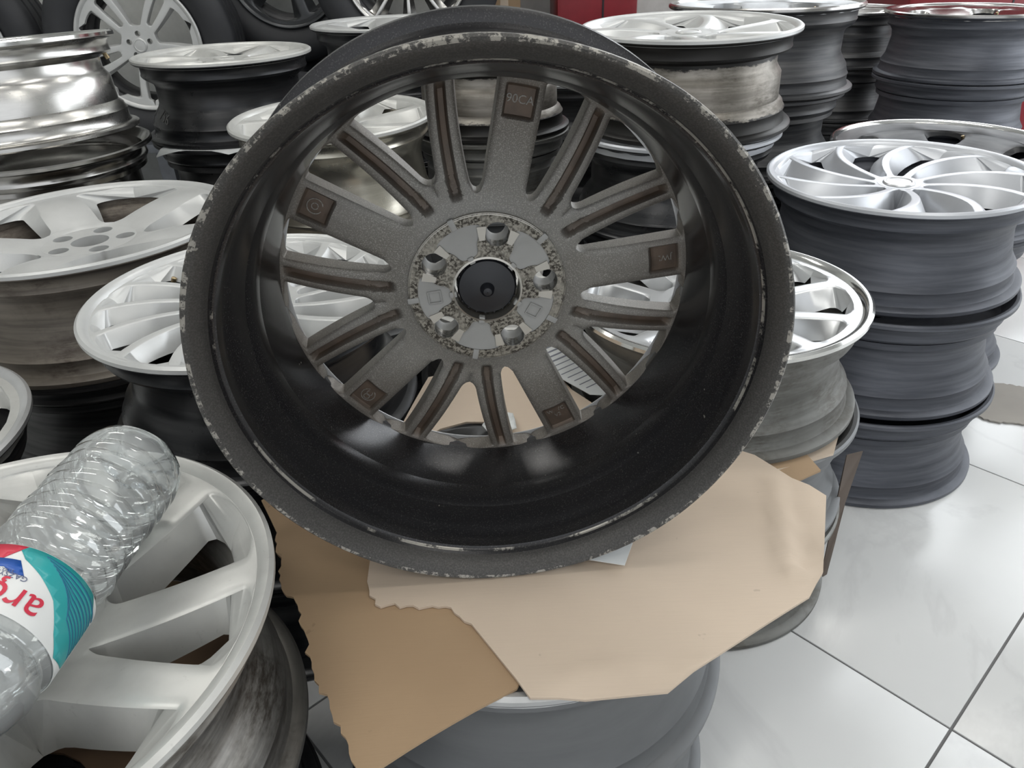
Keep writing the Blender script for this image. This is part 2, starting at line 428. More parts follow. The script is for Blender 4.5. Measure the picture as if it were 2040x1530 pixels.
def build_spokes(parent, mat, spk, r0s, r_h, r1, r_o, ztop, zbot, fil=(.012, .012), draft=.8, S=None, nst=9, name='spoke', dirt=None, edge_drop=.003, inset=0.0):
    n = len(spk)
    c, ctr, half = gap_fun(spk, r0s, r1, fil[0], fil[1], r_h, r_o)
    _, _, halfb = gap_fun(spk, [x + inset * .5 for x in r0s], r1 - inset, fil[0], fil[1], r_h, r_o)
    if S is None: S = [-1, -.93, -.75, -.4, 0, .4, .75, .93, 1]
    for i in range(n):
        st = {r_h, r_o, r1}
        for g in (i - 1, i):
            r0 = r0s[g % n]
            st |= {max(r_h, r0), r1 - inset, r1 - inset * .5, r0 + inset * .5} | ({r1 - inset - fil[1] * q for q in (.1, .4, 1)} if inset else set()) | {r0 + fil[0] * q for q in (.04, .16, .4, .7, 1)} | {r1 - fil[1] * q for q in (.04, .16, .4, .7, 1)}
        st |= {r_h + (r1 - r_h) * k / nst for k in range(nst + 1)}
        if 'st' in spk[i]: st |= set(spk[i]['st'])
        st = sorted(x for x in st if r_h - 1e-9 <= x <= r_o + 1e-9)
        q = [st[0]]
        for x in st[1:]:
            if x - q[-1] > .0004: q.append(x)
        st = q
        v = []; f = []; dv = []; N = len(S)
        for r in st:
            hl = half(i - 1, r); hr = half(i, r)
            aL = ctr(i - 1, r) + hl; aR = ctr(i, r) - hr
            bl = halfb(i - 1, r) if inset else hl; br = halfb(i, r) if inset else hr
            bL = ctr(i - 1, r) + bl * draft; bR = ctr(i, r) - br * draft
            ol = min(1., hl * r / .004); orr = min(1., hr * r / .004)
            for s in S:
                a = aL + (aR - aL) * (s + 1) / 2
                op = ol if s < 0 else orr
                z = ztop(i, r, s) - edge_drop * op * abs(s) ** 6
                v.append((r * cos(a), r * sin(a), z)); dv.append(dirt(i, r, s) if dirt else 0.)
            for s in S:
                a = bL + (bR - bL) * (s + 1) / 2
                v.append((r * cos(a), r * sin(a), zbot(i, r, s))); dv.append(dirt(i, r, s) if dirt else 0.)
        for k in range(len(st) - 1):
            A = k * 2 * N; B = (k + 1) * 2 * N
            for m in range(N - 1):
                f.append((A + m, B + m, B + m + 1, A + m + 1))
                f.append((A + N + m, A + N + m + 1, B + N + m + 1, B + N + m))
            f.append((A, A + N, B + N, B)); f.append((A + N - 1, B + N - 1, B + 2 * N - 1, A + 2 * N - 1))
        e = (len(st) - 1) * 2 * N
        for m in range(N - 1):
            f.append((m, m + 1, N + m + 1, N + m)); f.append((e + m, e + N + m, e + N + m + 1, e + m + 1))
        me = bpy.data.meshes.new(name); me.from_pydata(v, [], f)
        if dirt:
            at = me.attributes.new('dirt', 'FLOAT', 'POINT'); at.data.foreach_set('value', dv)
        bm = bmesh.new(); bm.from_mesh(me); bmesh.ops.recalc_face_normals(bm, faces=bm.faces); bm.to_mesh(me); bm.free()
        me.shade_smooth(); me.set_sharp_from_angle(angle=radians(32))
        o = mobj(name, me, mat, parent)
        if spk[i].get('label'): o['label'] = spk[i]['label']

def hub_plate(name, r, lug_r, lug_n, hole, bore, zt, zb, phase, dome=0.0):
    holes = [circle(lug_r * cos(phase + 2 * pi * k / lug_n), lug_r * sin(phase + 2 * pi * k / lug_n), hole, 18) for k in range(lug_n)]
    if bore: holes.append(circle(0, 0, bore, 32))
    ex = []
    for rr in (.3, .5, .7, .85):
        ex += circle(0, 0, r * rr, 30)
    return plate(name, circle(0, 0, r, 60), holes, lambda x, y: zt + dome * (1 - (hypot(x, y) / r) ** 2), lambda x, y: zb, ex)

STY = {}
def sty(name, **k): STY[name] = k
def twin(n, split_in, split_out, w0, w1, phase=0):
    sp = []
    for k in range(n):
        a = 2 * pi * k / n
        for s in (-1, 1): sp.append(dict(a0=a + s * radians(split_in) + radians(phase), a1=a + s * radians(split_out), w0=w0, w1=w1))
    return sp
def ring(n, w0, w1, curve=0, p=1.4, wm=0):
    return [dict(a0=2 * pi * k / n, a1=2 * pi * k / n + radians(curve), w0=w0, w1=w1, p=p, wm=wm) for k in range(n)]
# all lengths below are for R = 0.22 and scaled with R
sty('swirl10', edge=.0012, inset=.014, spk=ring(10, .0060, .0085, -24, 1.7), r0=[.040] * 10, r_h=.034, r1=.207, fil=(.008, .006), drop=.014, thick=.042, draft=.45, lug=0, cap=.026, ridge=0)
sty('star5', inset=.006, edge=.001, spk=ring(5, .036, .031, 0, 1, .003), r0=[.078] * 5, r_h=.066, r1=.203, fil=(.014, .012), drop=.026, thick=.034, draft=.7, lug=5, cap=0, ridge=.006)
sty('multi15', edge=.001, inset=.012, spk=ring(15, .0052, .0078, 14, 1.5), r0=[.066] * 15, r_h=.056, r1=.203, fil=(.006, .006), drop=.012, thick=.038, draft=.62, lug=5, cap=.03, ridge=0)
sty('split5', edge=.0015, inset=.008, spk=twin(5, 15, 17, .0145, .0125), r0=[.098, .085] * 5, r_h=.070, r1=.194, fil=(.014, .012), drop=.016, thick=.045, draft=.62, lug=5, cap=.028, ridge=0)
sty('twin5', edge=.002, inset=.018, spk=twin(5, 14, 16, .0215, .0180, -10), r0=[.092, .088] * 5, r_h=.066, r1=.206, fil=(.012, .010), drop=.016, thick=.055, draft=.72, lug=5, cap=.03, ridge=0)
sty('twist7', inset=.012, edge=.0015, spk=ring(7, .012, .016, 18, 1.3), r0=[.06] * 7, r_h=.045, r1=.205, fil=(.012, .008), drop=.010, thick=.04, draft=.5, lug=5, cap=.026, ridge=.003)
sty('five', spk=ring(5, .020, .022, 0), r0=[.07] * 5, r_h=.055, r1=.196, fil=(.02, .016), drop=.018, thick=.045, draft=.7, lug=5, cap=.028, ridge=0)
sty('dish', spk=ring(5, .042, .060, 0), r0=[.12] * 5, r_h=.07, r1=.172, fil=(.02, .016), drop=.055, thick=.02, draft=.8, lug=5, cap=.028, ridge=0)
sty('double5', edge=.001, spk=twin(5, 14, 9, .0085, .0125), r0=[.078, .064] * 5, r_h=.052, r1=.188, fil=(.008, .010), drop=.004, thick=.03, draft=.85, lug=5, cap=.024, ridge=0)
sty('fan10', spk=ring(10, .005, .009, 0), r0=[.05] * 10, r_h=.04, r1=.20, fil=(.006, .006), drop=.012, thick=.03, draft=.6, lug=0, cap=.024, ridge=0)

GROUP = 'alloy wheels stacked on the shop floor'
def face(root, R, w, style, phase, mf, mlip=None, mhub=None, msec=None, lugphase=None):
    k = R / .22; s = STY[style]
    spk = []
    for q in s['spk']:
        d = dict(q); d['a0'] += phase; d['a1'] += phase; d['w0'] *= k; d['w1'] *= k; d['wm'] = d.get('wm', 0) * k; spk.append(d)
    r_h = s['r_h'] * k; r1 = s['r1'] * k; r_o = R - .0128
    r0s = [x * k for x in s['r0']]
    zr = w - .006; drop = s['drop'] * k; th = s['thick'] * k; ri = s['ridge'] * k
    def zc(r):
        t = max(0., min(1., (r - r_h) / (r_o - r_h)))
        return zr - drop * (1 - t) ** 1.5
    def ztop(i, r, q):
        t = max(0., min(1., (r - r_h) / (r1 - r_h)))
        return zc(r) + ri * (1 - abs(q)) * sin(pi * min(1, t * 1.0)) * .8
    def zbot(i, r, q):
        t = max(0., min(1., (r - r_h) / (r_o - r_h)))
        z = zc(r) - th * (1 - .55 * t); ins = s.get('inset', 0) * k
        if ins and r > r1 - ins:      # the opening's outer wall slopes up to the ring
            u = min(1., (r - r1 + ins) / ins) ** .7; z += (zc(r) - .001 - z) * u
        return z
    build_spokes(root, mf, spk, r0s, r_h, r1, r_o, ztop, zbot, (s['fil'][0] * k, s['fil'][1] * k), s['draft'], edge_drop=s.get('edge', .003), inset=s.get('inset', 0) * k)
    zt = zc(r_h); lr = .054 * k
    if s['lug'] and r_h > .05 * k:
        lp = phase + (pi / s['lug'] if lugphase is None else lugphase)
        lr = min(.050 * k, r_h - .013)
        me = hub_plate('hub', r_h + .0005, lr, s['lug'], .0095 * k if s['cap'] else .0140 * k, 0 if s['cap'] else .027 * k, zt + .0004, zt - th, lp, -.001)
    else:
        me = plate('hub', circle(0, 0, r_h + .0005, 48), [], lambda x, y: zt + .0004, lambda x, y: zt - th)
    mobj('hub', me, mhub or mf, root)
    if s['cap']:
        cr = s['cap'] * k
        me = lathe('center_cap', [(0.0005, zt - .002), (cr, zt - .002), (cr, zt + .0015), (cr - .002, zt + .0035), (cr * .8, zt + .004), (cr * .74, zt + .0028), (.0005, zt + .0036)], 40, True)
        mobj('center_cap', me, msec or mhub or mf, root)
    # bright lip ring
    me = lathe('lip', [(R - .0150, w - .0075), (R - .0120, w - .0030), (R - .008, w + .0006), (R - .0032, w + .0012), (R + .0006, w - .0016), (R + .0006, w - .0068), (R - .003, w - .0074), (R - .012, w - .014)], 120)
    mobj('lip', me, mlip or mf, root)
    # valve stem
    va = phase + .35
    me = lathe('valve_stem', [(.0004, 0), (.0045, 0), (.0045, .012), (.003, .014), (.003, .030), (.0038, .031), (.0038, .038), (.0004, .039)], 12)
    o = mobj('valve_stem', me, M['brass'], root); o.location = ((r1 - .008) * cos(va), (r1 - .008) * sin(va), w - .055)
    o.rotation_euler = (0, -.5 * cos(va), 0)

def wheel(label, x, y, ztop, R, w, mb, style=None, phase=0., mf=None, tilt=(0, 0), kind=0, group=GROUP, **kw):
    w = w - R * hypot(tilt[0], tilt[1])
    root = empty('alloy_wheel', (x - tilt[0] * w, y - tilt[1] * w, ztop - w), (-tilt[1], tilt[0], 0))
    tag(root, label, 'wheel', group)
    mobj('barrel', lathe('barrel', barrel_profile(R, w, kind), 120), mb, root)
    if style: face(root, R, w, style, phase, mf, **kw)
    else:      # hidden face of a stacked wheel: plain disc set just below the lip
        rr = R - .0215
        mobj('disc', plate('disc', circle(0, 0, rr, 60), [circle(0, 0, .03, 24)],
              lambda a, b: w - .044 - .25 * max(0, .17 - hypot(a, b)), lambda a, b: w - .056 - .25 * max(0, .17 - hypot(a, b)), circle(0, 0, .17, 40) + circle(0, 0, .1, 30)), mf or mb, root)
    return root

D = radians
# ------------------------------------------------------------------ stacks
# right-hand stack with the swirl-spoke wheel
wheel('slate grey wheel standing on the floor, lowest of the stack under the swirl spoked wheel', .688, 1.297, .180, .236, .180, M['b_blue'], kind=2)
wheel('slate grey wheel in the middle of the stack under the swirl spoked wheel', .695, 1.310, .362, .231, .182, M['b_blue'], kind=2)
wheel('silver wheel with ten thin swirling spokes on top of the slate grey stack', .703, 1.329, .546, .227, .184, M['b_blue'], 'swirl10', D(84), M['silver_cool'], tilt=(-.022, -.02), kind=2, msec=M['machined'])
# stack with polished lip split spokes behind the standing wheel
wheel('dirty wheel on the floor whose bottom flange shows under the cardboard corner', .300, .965, .160, .209, .160, M['b_smoke'], kind=2)
wheel('grey wheel between two cardboard sheets under the polished lip wheel', .305, .972, .322, .205, .158, M['b_grey'], kind=2)
wheel('silver split spoke wheel with a polished lip and a smoky barrel', .292, .975, .486, .205, .160, M['b_smoke'], 'split5', D(-48), M['machined'], tilt=(-.02, 0), kind=2, mlip=M['polished'])
# stack that carries the cardboard and the standing wheel
wheel('grey wheel on the floor under the cardboard, lower of the two', .002, .640, .186, .230, .188, M['b_grey'], kind=2)
wheel('satin grey wheel right under the cardboard that carries the dark upright wheel', .002, .643, .3715, .235, .185, M['b_grey'], 'five', D(20), M['silver'], kind=2)
# left front
wheel('dark wheel on the floor under the bottle, lowest of its stack', -.415, .405, .150, .215, .150, M['b_dark'], kind=2)
wheel('dark glossy wheel seen through the openings of the wheel under the bottle', -.420, .395, .3045, .220, .154, M['b_dark'], 'five', D(40), M['dark_gloss'], kind=2)
wheel('pale silver twin spoke wheel with a plastic bottle lying on it', -.420, .410, .486, .225, .1765, M['b_worn'], 'twin5', D(-1), M['silver_light'], kind=0)
# left edge
wheel('black wheel on the floor under the silver wheel with a bright worn lip', -.815, .725, .215, .222, .215, M['b_black'])
wheel('silver wheel with a bright worn lip beside the brown barrel wheel', -.815, .725, .435, .226, .219, M['b_dark'], 'five', D(-10), M['silver_light'], mlip=M['silver'])
# left middle : brown barrel star wheel
wheel('dark wheel on the floor, lowest below the wide star wheel', -.700, 1.215, .180, .230, .180, M['b_black'])
wheel('dark brown wheel squeezed under the wide star wheel', -.700, 1.215, .357, .230, .176, M['b_dark'])
wheel('white silver star wheel with five wide spokes, open lug holes and a brown barrel', -.694, 1.213, .545, .239, .186, M['b_brown'], 'star5', D(-15), M['silver_white'], kind=2, tilt=(-.015, 0), lugphase=D(36))
# fine spoked wheel behind the standing one
wheel('black wheel on the floor under the fine spoked wheel', -.342, .925, .176, .198, .176, M['b_black'])
wheel('black wheel in the middle of the stack under the fine spoked wheel', -.342, .925, .354, .198, .176, M['b_black'])
wheel('silver wheel with fifteen fine curved spokes and a black barrel', -.345, .925, .534, .207, .178, M['b_black'], 'multi15', D(141 - 14), M['silver_white'], kind=0, tilt=(-.01, -.02))
# chrome stack at the far left
wheel('black wheel on the floor under the chrome wheels', -1.0, 1.66, .190, .218, .190, M['b_black'])
wheel('dark wheel second from the floor under the chrome wheels', -1.0, 1.66, .382, .218, .190, M['b_black'])
wheel('darker chrome wheel under the bright chrome wheel', -.985, 1.64, .578, .226, .194, M['chrome_d'], kind=0)
wheel('bright chrome barrel wheel on top of its stack near the tyres', -1.0, 1.65, .780, .215, .200, M['chrome'], 'star5', D(10), M['silver_white'], tilt=(-.05, .04), kind=1, mlip=M['polished'])
# black barrel wheel in front of the tyres
wheel('black wheel on the floor below the chalk marked wheel', -.66, 1.953, .176, .205, .176, M['b_black'])
wheel('black wheel second from the floor below the chalk marked wheel', -.66, 1.953, .354, .205, .176, M['b_black'])
wheel('black wheel with white paper on it below the chalk marked wheel', -.655, 1.95, .530, .205, .174, M['b_black'])
chalk_wheel = wheel('silver ribbed spoke wheel with a black barrel and chalk writing on its side', -.66, 1.953, .712, .205, .180, M['b_black'], 'twist7', D(160), M['silver_light'], kind=0)
# farther silver wheel
wheel('black wheel on the floor below the plain silver wheel before the tyres', -.310, 2.42, .180, .225, .180, M['b_black'])
wheel('black wheel second from the floor below the plain silver wheel before the tyres', -.310, 2.42, .362, .225, .180, M['b_black'])
wheel('black wheel third from the floor below the plain silver wheel before the tyres', -.310, 2.42, .544, .225, .180, M['b_black'])
wheel('plain silver five spoke wheel with a black barrel standing before the tyres', -.310, 2.42, .728, .235, .182, M['b_black'], 'star5', D(30), M['silver_white'])
# warm bare barrel wheel behind the standing wheel
wheel('dark wheel on the floor under the bare warm metal wheel', -.344, 1.593, .205, .205, .205, M['b_dark'])
wheel('dark grey wheel in the middle of the stack under the bare warm metal wheel', -.344, 1.593, .414, .205, .207, M['b_grey'], kind=2)
wheel('silver wheel with a shiny warm bare metal barrel seen through the upright wheel', -.344, 1.593, .627, .205, .211, M['gold_bare'], 'twist7', D(10), M['silver_light'], tilt=(-.01, -.03), kind=2)
# grey wheels behind the standing wheel, centre
wheel('dark wheel on the floor behind the upright wheel', -.03, 1.90, .175, .190, .175, M['b_dark'])
wheel('dull grey wheel second from the floor behind the upright wheel', -.03, 1.90, .352, .190, .175, M['b_grey'], kind=1)
wheel('smoky wheel third from the floor behind the upright wheel', -.03, 1.90, .529, .190, .175, M['b_smoke'], kind=1)
wheel('worn bare metal wheel on top of the stack behind the upright wheel', -.03, 1.90, .708, .190, .177, M['b_bare'], 'five', D(0), M['grey_recess'], kind=1)
wheel('black wheel on the floor of the small dark stack before the red cabinet', .215, 2.44, .185, .195, .185, M['b_black'])
wheel('black wheel in the middle of the small dark stack before the red cabinet', .215, 2.44, .372, .195, .185, M['b_black'])
wheel('dark wheel on top of the small dark stack before the red cabinet', .215, 2.44, .562, .195, .188, M['b_dark'], 'dish', D(0), M['grey_recess'])
wheel('dark wheel on the floor between the fine spoked and polished lip stacks', .02, 1.305, .180, .198, .180, M['b_dark'])
wheel('low silver wheel between the fine spoked and polished lip stacks', .02, 1.305, .372, .198, .190, M['b_dark'], 'dish', D(20), M['silver_light'])
# worn barrel wheel
wheel('black wheel on the floor, lowest below the worn bare barrel wheel', .362, 1.625, .190, .210, .190, M['b_black'])
wheel('black wheel second from the floor below the worn bare barrel wheel', .362, 1.625, .382, .210, .190, M['b_black'])
wheel('dark wheel with a silver lip right under the worn bare barrel wheel', .360, 1.622, .575, .213, .190, M['b_black'], 'five', D(15), M['silver_cool'], kind=0)
wheel('silver twisted spoke wheel with a worn bare metal barrel', .372, 1.625, .768, .214, .192, M['b_bare'], 'twist7', D(50), M['silver_white'], tilt=(-.01, -.03), kind=1)
# dark stack behind it
wheel('black wheel on the floor, lowest of the tall dark stack', .655, 2.055, .190, .226, .190, M['b_black'])
wheel('black wheel second from the floor in the tall dark stack', .650, 2.06, .382, .226, .190, M['b_black'])
wheel('black wheel third from the floor in the tall dark stack', .645, 2.06, .575, .228, .190, M['b_dark'])
wheel('black barrel wheel on top of the tall dark stack', .655, 2.06, .772, .232, .195, M['b_dark'], 'dish', D(0), M['grey_recess'], kind=0, mlip=M['chrome_d'])
# two dark wheels far right
wheel('dark wheel on the floor below the chrome dished wheel', 1.20, 2.86, .170, .198, .170, M['b_dark'])
wheel('dark wheel second from the floor below the chrome dished wheel', 1.20, 2.86, .340, .198, .168, M['b_dark'], kind=2)
wheel('dark wheel third from the floor below the chrome dished wheel', 1.20, 2.86, .510, .198, .168, M['b_dark'], kind=2)
wheel('dark barrel wheel with a bright chrome dished face', 1.20, 2.86, .685, .200, .173, M['b_dark'], 'dish', D(40), M['chrome'], mlip=M['chrome'], kind=1)
wheel('slate wheel on the floor below the wide dark wheel by the window', 1.378, 2.43, .175, .228, .175, M['b_blue'])
wheel('slate wheel second from the floor below the wide dark wheel by the window', 1.378, 2.43, .352, .230, .175, M['b_blue'], kind=2)
wheel('slate wheel third from the floor below the wide dark wheel by the window', 1.378, 2.43, .529, .230, .175, M['b_blue'], kind=2)
wheel('wide dark wheel with a deep bright dish on the stack by the window', 1.378, 2.43, .708, .230, .177, M['b_blue'], 'dish', D(10), M['chrome_d'], mlip=M['chrome_d'], kind=2)
# polished wheel behind the swirl-spoke one
wheel('dark wheel on the floor below the polished lip behind the swirl spoked wheel', .995, 1.725, .166, .236, .166, M['b_blue'])
wheel('dark wheel in the middle of the stack behind the swirl spoked wheel', .995, 1.725, .334, .236, .166, M['b_blue'])
wheel('dark dished wheel with a thin polished lip behind the swirl spoked wheel', .995, 1.725, .500, .240, .164, M['b_blue'], 'dish', D(25), M['b_dark'], mlip=M['polished'])
#--PART2--
# ------------------------------------------------------------------ the standing wheel, seen from its back
def hero():
    nrm = Vector((-.061, 1, .03)).normalized()
    ex = Vector((nrm.y, -nrm.x, 0)).normalized(); ey = nrm.cross(ex)
    root = empty('alloy_wheel', (0, 0, 0))
    o0 = Vector((-.012, .535, .624))
    root.matrix_world = Matrix(((ex.x, ey.x, nrm.x, o0.x), (ex.y, ey.y, nrm.y, o0.y), (ex.z, ey.z, nrm.z, o0.z), (0, 0, 0, 1)))
    tag(root, 'dark wheel standing upright on the cardboard, its hollow back and fifteen spokes in view', 'wheel')
    W = .182
    prof = [(.2435, .0), (.2452, .0015), (.2455, .005), (.2445, .010), (.238, .0125), (.232, .0145), (.2285, .020), (.228, .034), (.2295, .038), (.226, .045),
            (.214, .064), (.207, .075), (.2045, .086), (.2045, .112), (.207, .120), (.219, .131), (.2265, .139), (.229, .144), (.2285, .150), (.229, .164),
            (.233, .1695), (.240, .171), (.2445, .173), (.2452, .177), (.2435, .1815), (.2405, .182),
            (.236, .179), (.226, .176), (.214, .172), (.200, .166), (.1975, .158), (.1972, .150), (.1985, .138), (.2005, .118), (.2045, .095), (.2095, .074),
            (.2150, .056), (.2195, .044), (.2225, .0385), (.2235, .034), (.2240, .024), (.2262, .0225), (.2275, .0205), (.2290, .0150), (.2335, .0085), (.2375, .0045), (.2405, .0012)]
    def wob(a, r, z):
        return .0006 * sin(7 * a + 1) if (z < .006 and r > .24) else 0
    mobj('barrel', lathe('barrel', prof, 160, True, 40, wob), M['hero_barrel'], root)
    # spokes: five broad ones with a cast pad, ten narrow grooved ones in pairs
    spk = []; r0 = []
    for k in range(5):
        a = radians(-78 + 72 * k)
        spk.append(dict(a0=a, a1=a, w0=.0200, w1=.0215, st=[.160, .1615, .1635, .166, .186, .1885, .190], wide=1)); r0.append(.0935)
        m = a + radians(36)
        for s, rr in ((-1, .112), (1, .0935)):
            spk.append(dict(a0=m + s * radians(8.2), a1=m + s * radians(14.6), w0=.0150, w1=.0135, st=[.088, .0905, .0935, .097, .178, .183, .187, .190])); r0.append(rr)
    g_c, g_ctr, g_half = gap_fun(spk, r0, .1972, .009, .004, .0765, .2005)
    def zb(r): return .150 if r > .094 else .1475 + .0025 * max(0, (r - .077) / .017)
    def sm(x, a, b):
        t = max(0., min(1., (x - a) / (b - a))); return t * t * (3 - 2 * t)
    def gro(i, r, s):
        if spk[i].get('wide'):
            return sm(r, .160, .1645) * (1 - sm(r, .1875, .191)) * (1 - sm(abs(s), .60, .72))
        aL = g_ctr(i - 1, r) + g_half(i - 1, r); aR = g_ctr(i, r) - g_half(i, r)
        d = abs(aL + (aR - aL) * (s + 1) / 2 - g_c(i, r)) * r          # distance from the spoke's own centre line
        return sm(r, .0885, .0965) * (1 - sm(r, .186, .196)) * (1 - sm(d, .0026, .0062))
    def zback(i, r, s):
        op = .0022 * abs(s) ** 8 if r > .1 else 0
        # far from the hub the casting is gently crowned
        return zb(r) + op + (.0045 if spk[i].get('wide') else .0075) * gro(i, r, s) - .0015 * (1 - abs(s)) * sm(r, .1, .13) * (1 - sm(r, .17, .19))
    def zfront(i, r, s): return .171
    S = [-1, -.97, -.86, -.72, -.60, -.50, -.42, -.34, -.26, -.19, -.12, 0, .12, .19, .26, .34, .42, .50, .60, .72, .86, .97, 1]
    def dirt(i, r, s): return min(1., gro(i, r, s) ** .6 * .8 + .35 * sm(r, .11, .19))
    # 'top' of the builder is the far painted front, 'bottom' the cast back
    build_spokes(root, M['hero_cast'], spk, r0, .0765, .1972, .2005, zfront, zback, (.009, .004), 1.06, S, 12, 'spoke', dirt, .002)
    # bright front skin: outer paint seen on the far rim of the windows
    me = lathe('front_skin', [(.1955, .1715), (.201, .1715), (.2385, .1822), (.2385, .1808), (.201, .170), (.1955, .1705)], 120)
    mobj('front_skin', me, M['silver'], root)
    # hub
    P = radians(-78); zh = .1430
    lug = [(.0570 * cos(P + radians(72 * k)), .0570 * sin(P + radians(72 * k))) for k in range(5)]
    holes = [circle(x, y, .0118, 28) for (x, y) in lug] + [circle(0, 0, .0325, 48)]
    pk = []
    for k in range(5):
        a = P + radians(36 + 72 * k); loop = []
        pts = [(.0365, -11), (.0405, -14), (.0465, -14.5), (.0535, -17.5), (.0600, -22), (.0655, -21), (.0672, -14), (.0678, 0), (.0672, 14), (.0655, 21), (.0600, 22), (.0535, 17.5), (.0465, 14.5), (.0405, 14), (.0365, 11), (.0352, 0)]
        n = len(pts)
        for i in range(n):   # round the corners
            r1_, d1 = pts[i]; r2_, d2 = pts[(i + 1) % n]
            for t in (0.25, 0.75):
                rr = r1_ + (r2_ - r1_) * t; dd = a + radians(d1 + (d2 - d1) * t); loop.append((rr * cos(dd), rr * sin(dd)))
        pk.append(loop)
    ex_ = circle(0, 0, .074, 60) + circle(0, 0, .0345, 30)
    mobj('hub_pad', plate('hub_pad', circle(0, 0, .0765, 90), holes + pk, lambda x, y: .170, lambda x, y: zh, ex_), M['hero_hub'], root)
    rim = lathe('hub_edge_ring', [(.0752, zh - .0003), (.0770, zh + .0006), (.0770, zh + .006), (.0752, zh + .006)], 90)
    mobj('hub_edge_ring', rim, M['hero_mach'], root)
    bore = lathe('bore_ring', [(.0323, zh - .0012), (.0342, zh - .0006), (.0342, zh + .012), (.0323, zh + .012)], 60)
    mobj('bore_ring', bore, M['hero_mach'], root)
    for k in range(5):
        cx = sum(p[0] for p in pk[k]) / len(pk[k]); cy = sum(p[1] for p in pk[k]) / len(pk[k])
        f = lambda x, y, cx=cx, cy=cy, kk=k: zh + .0012 + .0028 * min(1, max(0, .016 - hypot(x - cx, y - cy)) / .006) * .4
        grid = [(cx + i * .003, cy + j * .003) for i in range(-6, 7) for j in range(-6, 7)]
        big = [(cx + (x - cx) * 1.02, cy + (y - cy) * 1.02) for (x, y) in pk[k]]
        po = mobj('hub_pocket', plate('hub_pocket', big, [], lambda x, y: zh + .012, f, grid), M['hero_pocket'], root)
        a = P + radians(36 + 72 * k)
        # narrow drain notch inward and outward of each pocket
        for (ra, rb) in ((.0300, .0372), (.0672, .0785)):
            b = boxm('drain_notch', rb - ra, .0060, .006, .0012)
            o = mobj('drain_notch', b, M['hero_pocket'], root); rm = (ra + rb) / 2
            o.location = (rm * cos(a), rm * sin(a), zh - .0008); o.rotation_euler = (0, 0, a)
        if k in (1, 3):   # raised square cast mark
            sq = plate('cast_mark', [(-.0065, -.0065), (.0065, -.0065), (.0065, .0065), (-.0065, .0065)], [[(-.0055, -.0055), (.0055, -.0055), (.0055, .0055), (-.0055, .0055)]], lambda x, y: zh + .004, lambda x, y: zh + .0004)
            o = mobj('cast_mark', sq, M['hero_pocket'], root); o.location = (cx * 1.02, cy * 1.02, 0); o.rotation_euler = (0, 0, a)
    # bright machined arcs flanking the lug holes
    for k in range(5):
        a = P + radians(72 * k)
        for s in (-1, 1):
            A0, A1 = (12.5, 19.5)
            out = [(.0505 * cos(a + s * radians(d)), .0505 * sin(a + s * radians(d))) for d in (A0 - .5, A0 + 2.5, A1 - 3, A1 - 1.5)] + \
                  [(.0640 * cos(a + s * radians(d)), .0640 * sin(a + s * radians(d))) for d in (A1 - 1, A1 - 3, A0, A0 - 2)]
            if s < 0: out = out[::-1]
            mobj('machined_arc', plate('machined_arc', out, [], lambda x, y: zh + .003, lambda x, y: zh - .0004), M['hero_mach'], root)
        # conical seat deeper in the lug hole
        st = lathe('lug_seat', [(.0118, zh), (.0122, zh), (.0122, .170), (.0092, .170), (.0092, .164), (.0118, .158)], 28)
        o = mobj('lug_seat', st, M['hero_pocket'], root); o.location = (lug[k][0], lug[k][1], 0)
    # black centre cap with ribs and a nub
    cap = empty_part = mobj('center_cap', lathe('center_cap', [(.0004, zh + .0005), (.010, zh + .0012), (.0235, zh + .0048), (.0272, zh + .0055), (.0288, zh + .0080), (.0282, zh + .017), (.0298, zh + .020), (.0298, .169), (.0004, .169)], 48), M['black_plastic'], root)
    nub = lathe('cap_nub', [(.0004, zh - .0068), (.0040, zh - .0060), (.0064, zh - .003), (.0074, zh + .003), (.0004, zh + .003)], 24)
    mobj('cap_nub', nub, M['black_plastic'], cap)
    for k in range(20):
        a = 2 * pi * k / 20 + .1
        o = mobj('cap_rib', boxm('cap_rib', .0016, .0016, .010, .0003), M['black_plastic'], cap)
        o.location = (.0289 * cos(a), .0289 * sin(a), zh + .0075); o.rotation_euler = (0, 0, a)
    # cast lettering on the pads of the broad spokes
    def cast(body, size, ang, r, rot=0.0):
        me = text_mesh(body, size, .0007)
        o = mobj('cast_lettering', me, M['hero_cast'], root)
        o.location = (r * cos(ang), r * sin(ang), .1540)
        # readable from the back, top of the letters towards the rim
        rz = ang + pi / 2 + rot
        o.rotation_euler = Euler((pi, 0, 0)).to_matrix().to_euler()
        o.rotation_euler = (Matrix.Rotation(rz, 3, 'Z') @ Matrix.Rotation(pi, 3, 'X')).to_euler()
    cast('90CA', .0105, radians(-78), .1765)
    cast('JWL', .0085, radians(-6), .1765, pi / 2)
    cast('WXYC\nV2', .0065, radians(66), .172, pi)
    for ang, mk in ((138, 1), (210, 0)):
        a = radians(ang); r = .1765
        e = lathe('cast_emblem', [(.0068, -.0007), (.0076, -.0007), (.0076, .001), (.0068, .001)], 28)
        o = mobj('cast_emblem', e, M['hero_cast'], root); o.location = (r * cos(a), r * sin(a), .1540)
        e2 = lathe('cast_emblem', [(.0026, -.0007), (.0034, -.0007), (.0034, .001), (.0026, .001)], 20)
        for q in range(2 if mk else 1):
            o2 = mobj('cast_emblem', e2, M['hero_cast'], root); o2.location = ((r + (.0025 if mk else 0) * (1 - 2 * q)) * cos(a), (r + (.0025 if mk else 0) * (1 - 2 * q)) * sin(a), .1540)
    return root
hero()

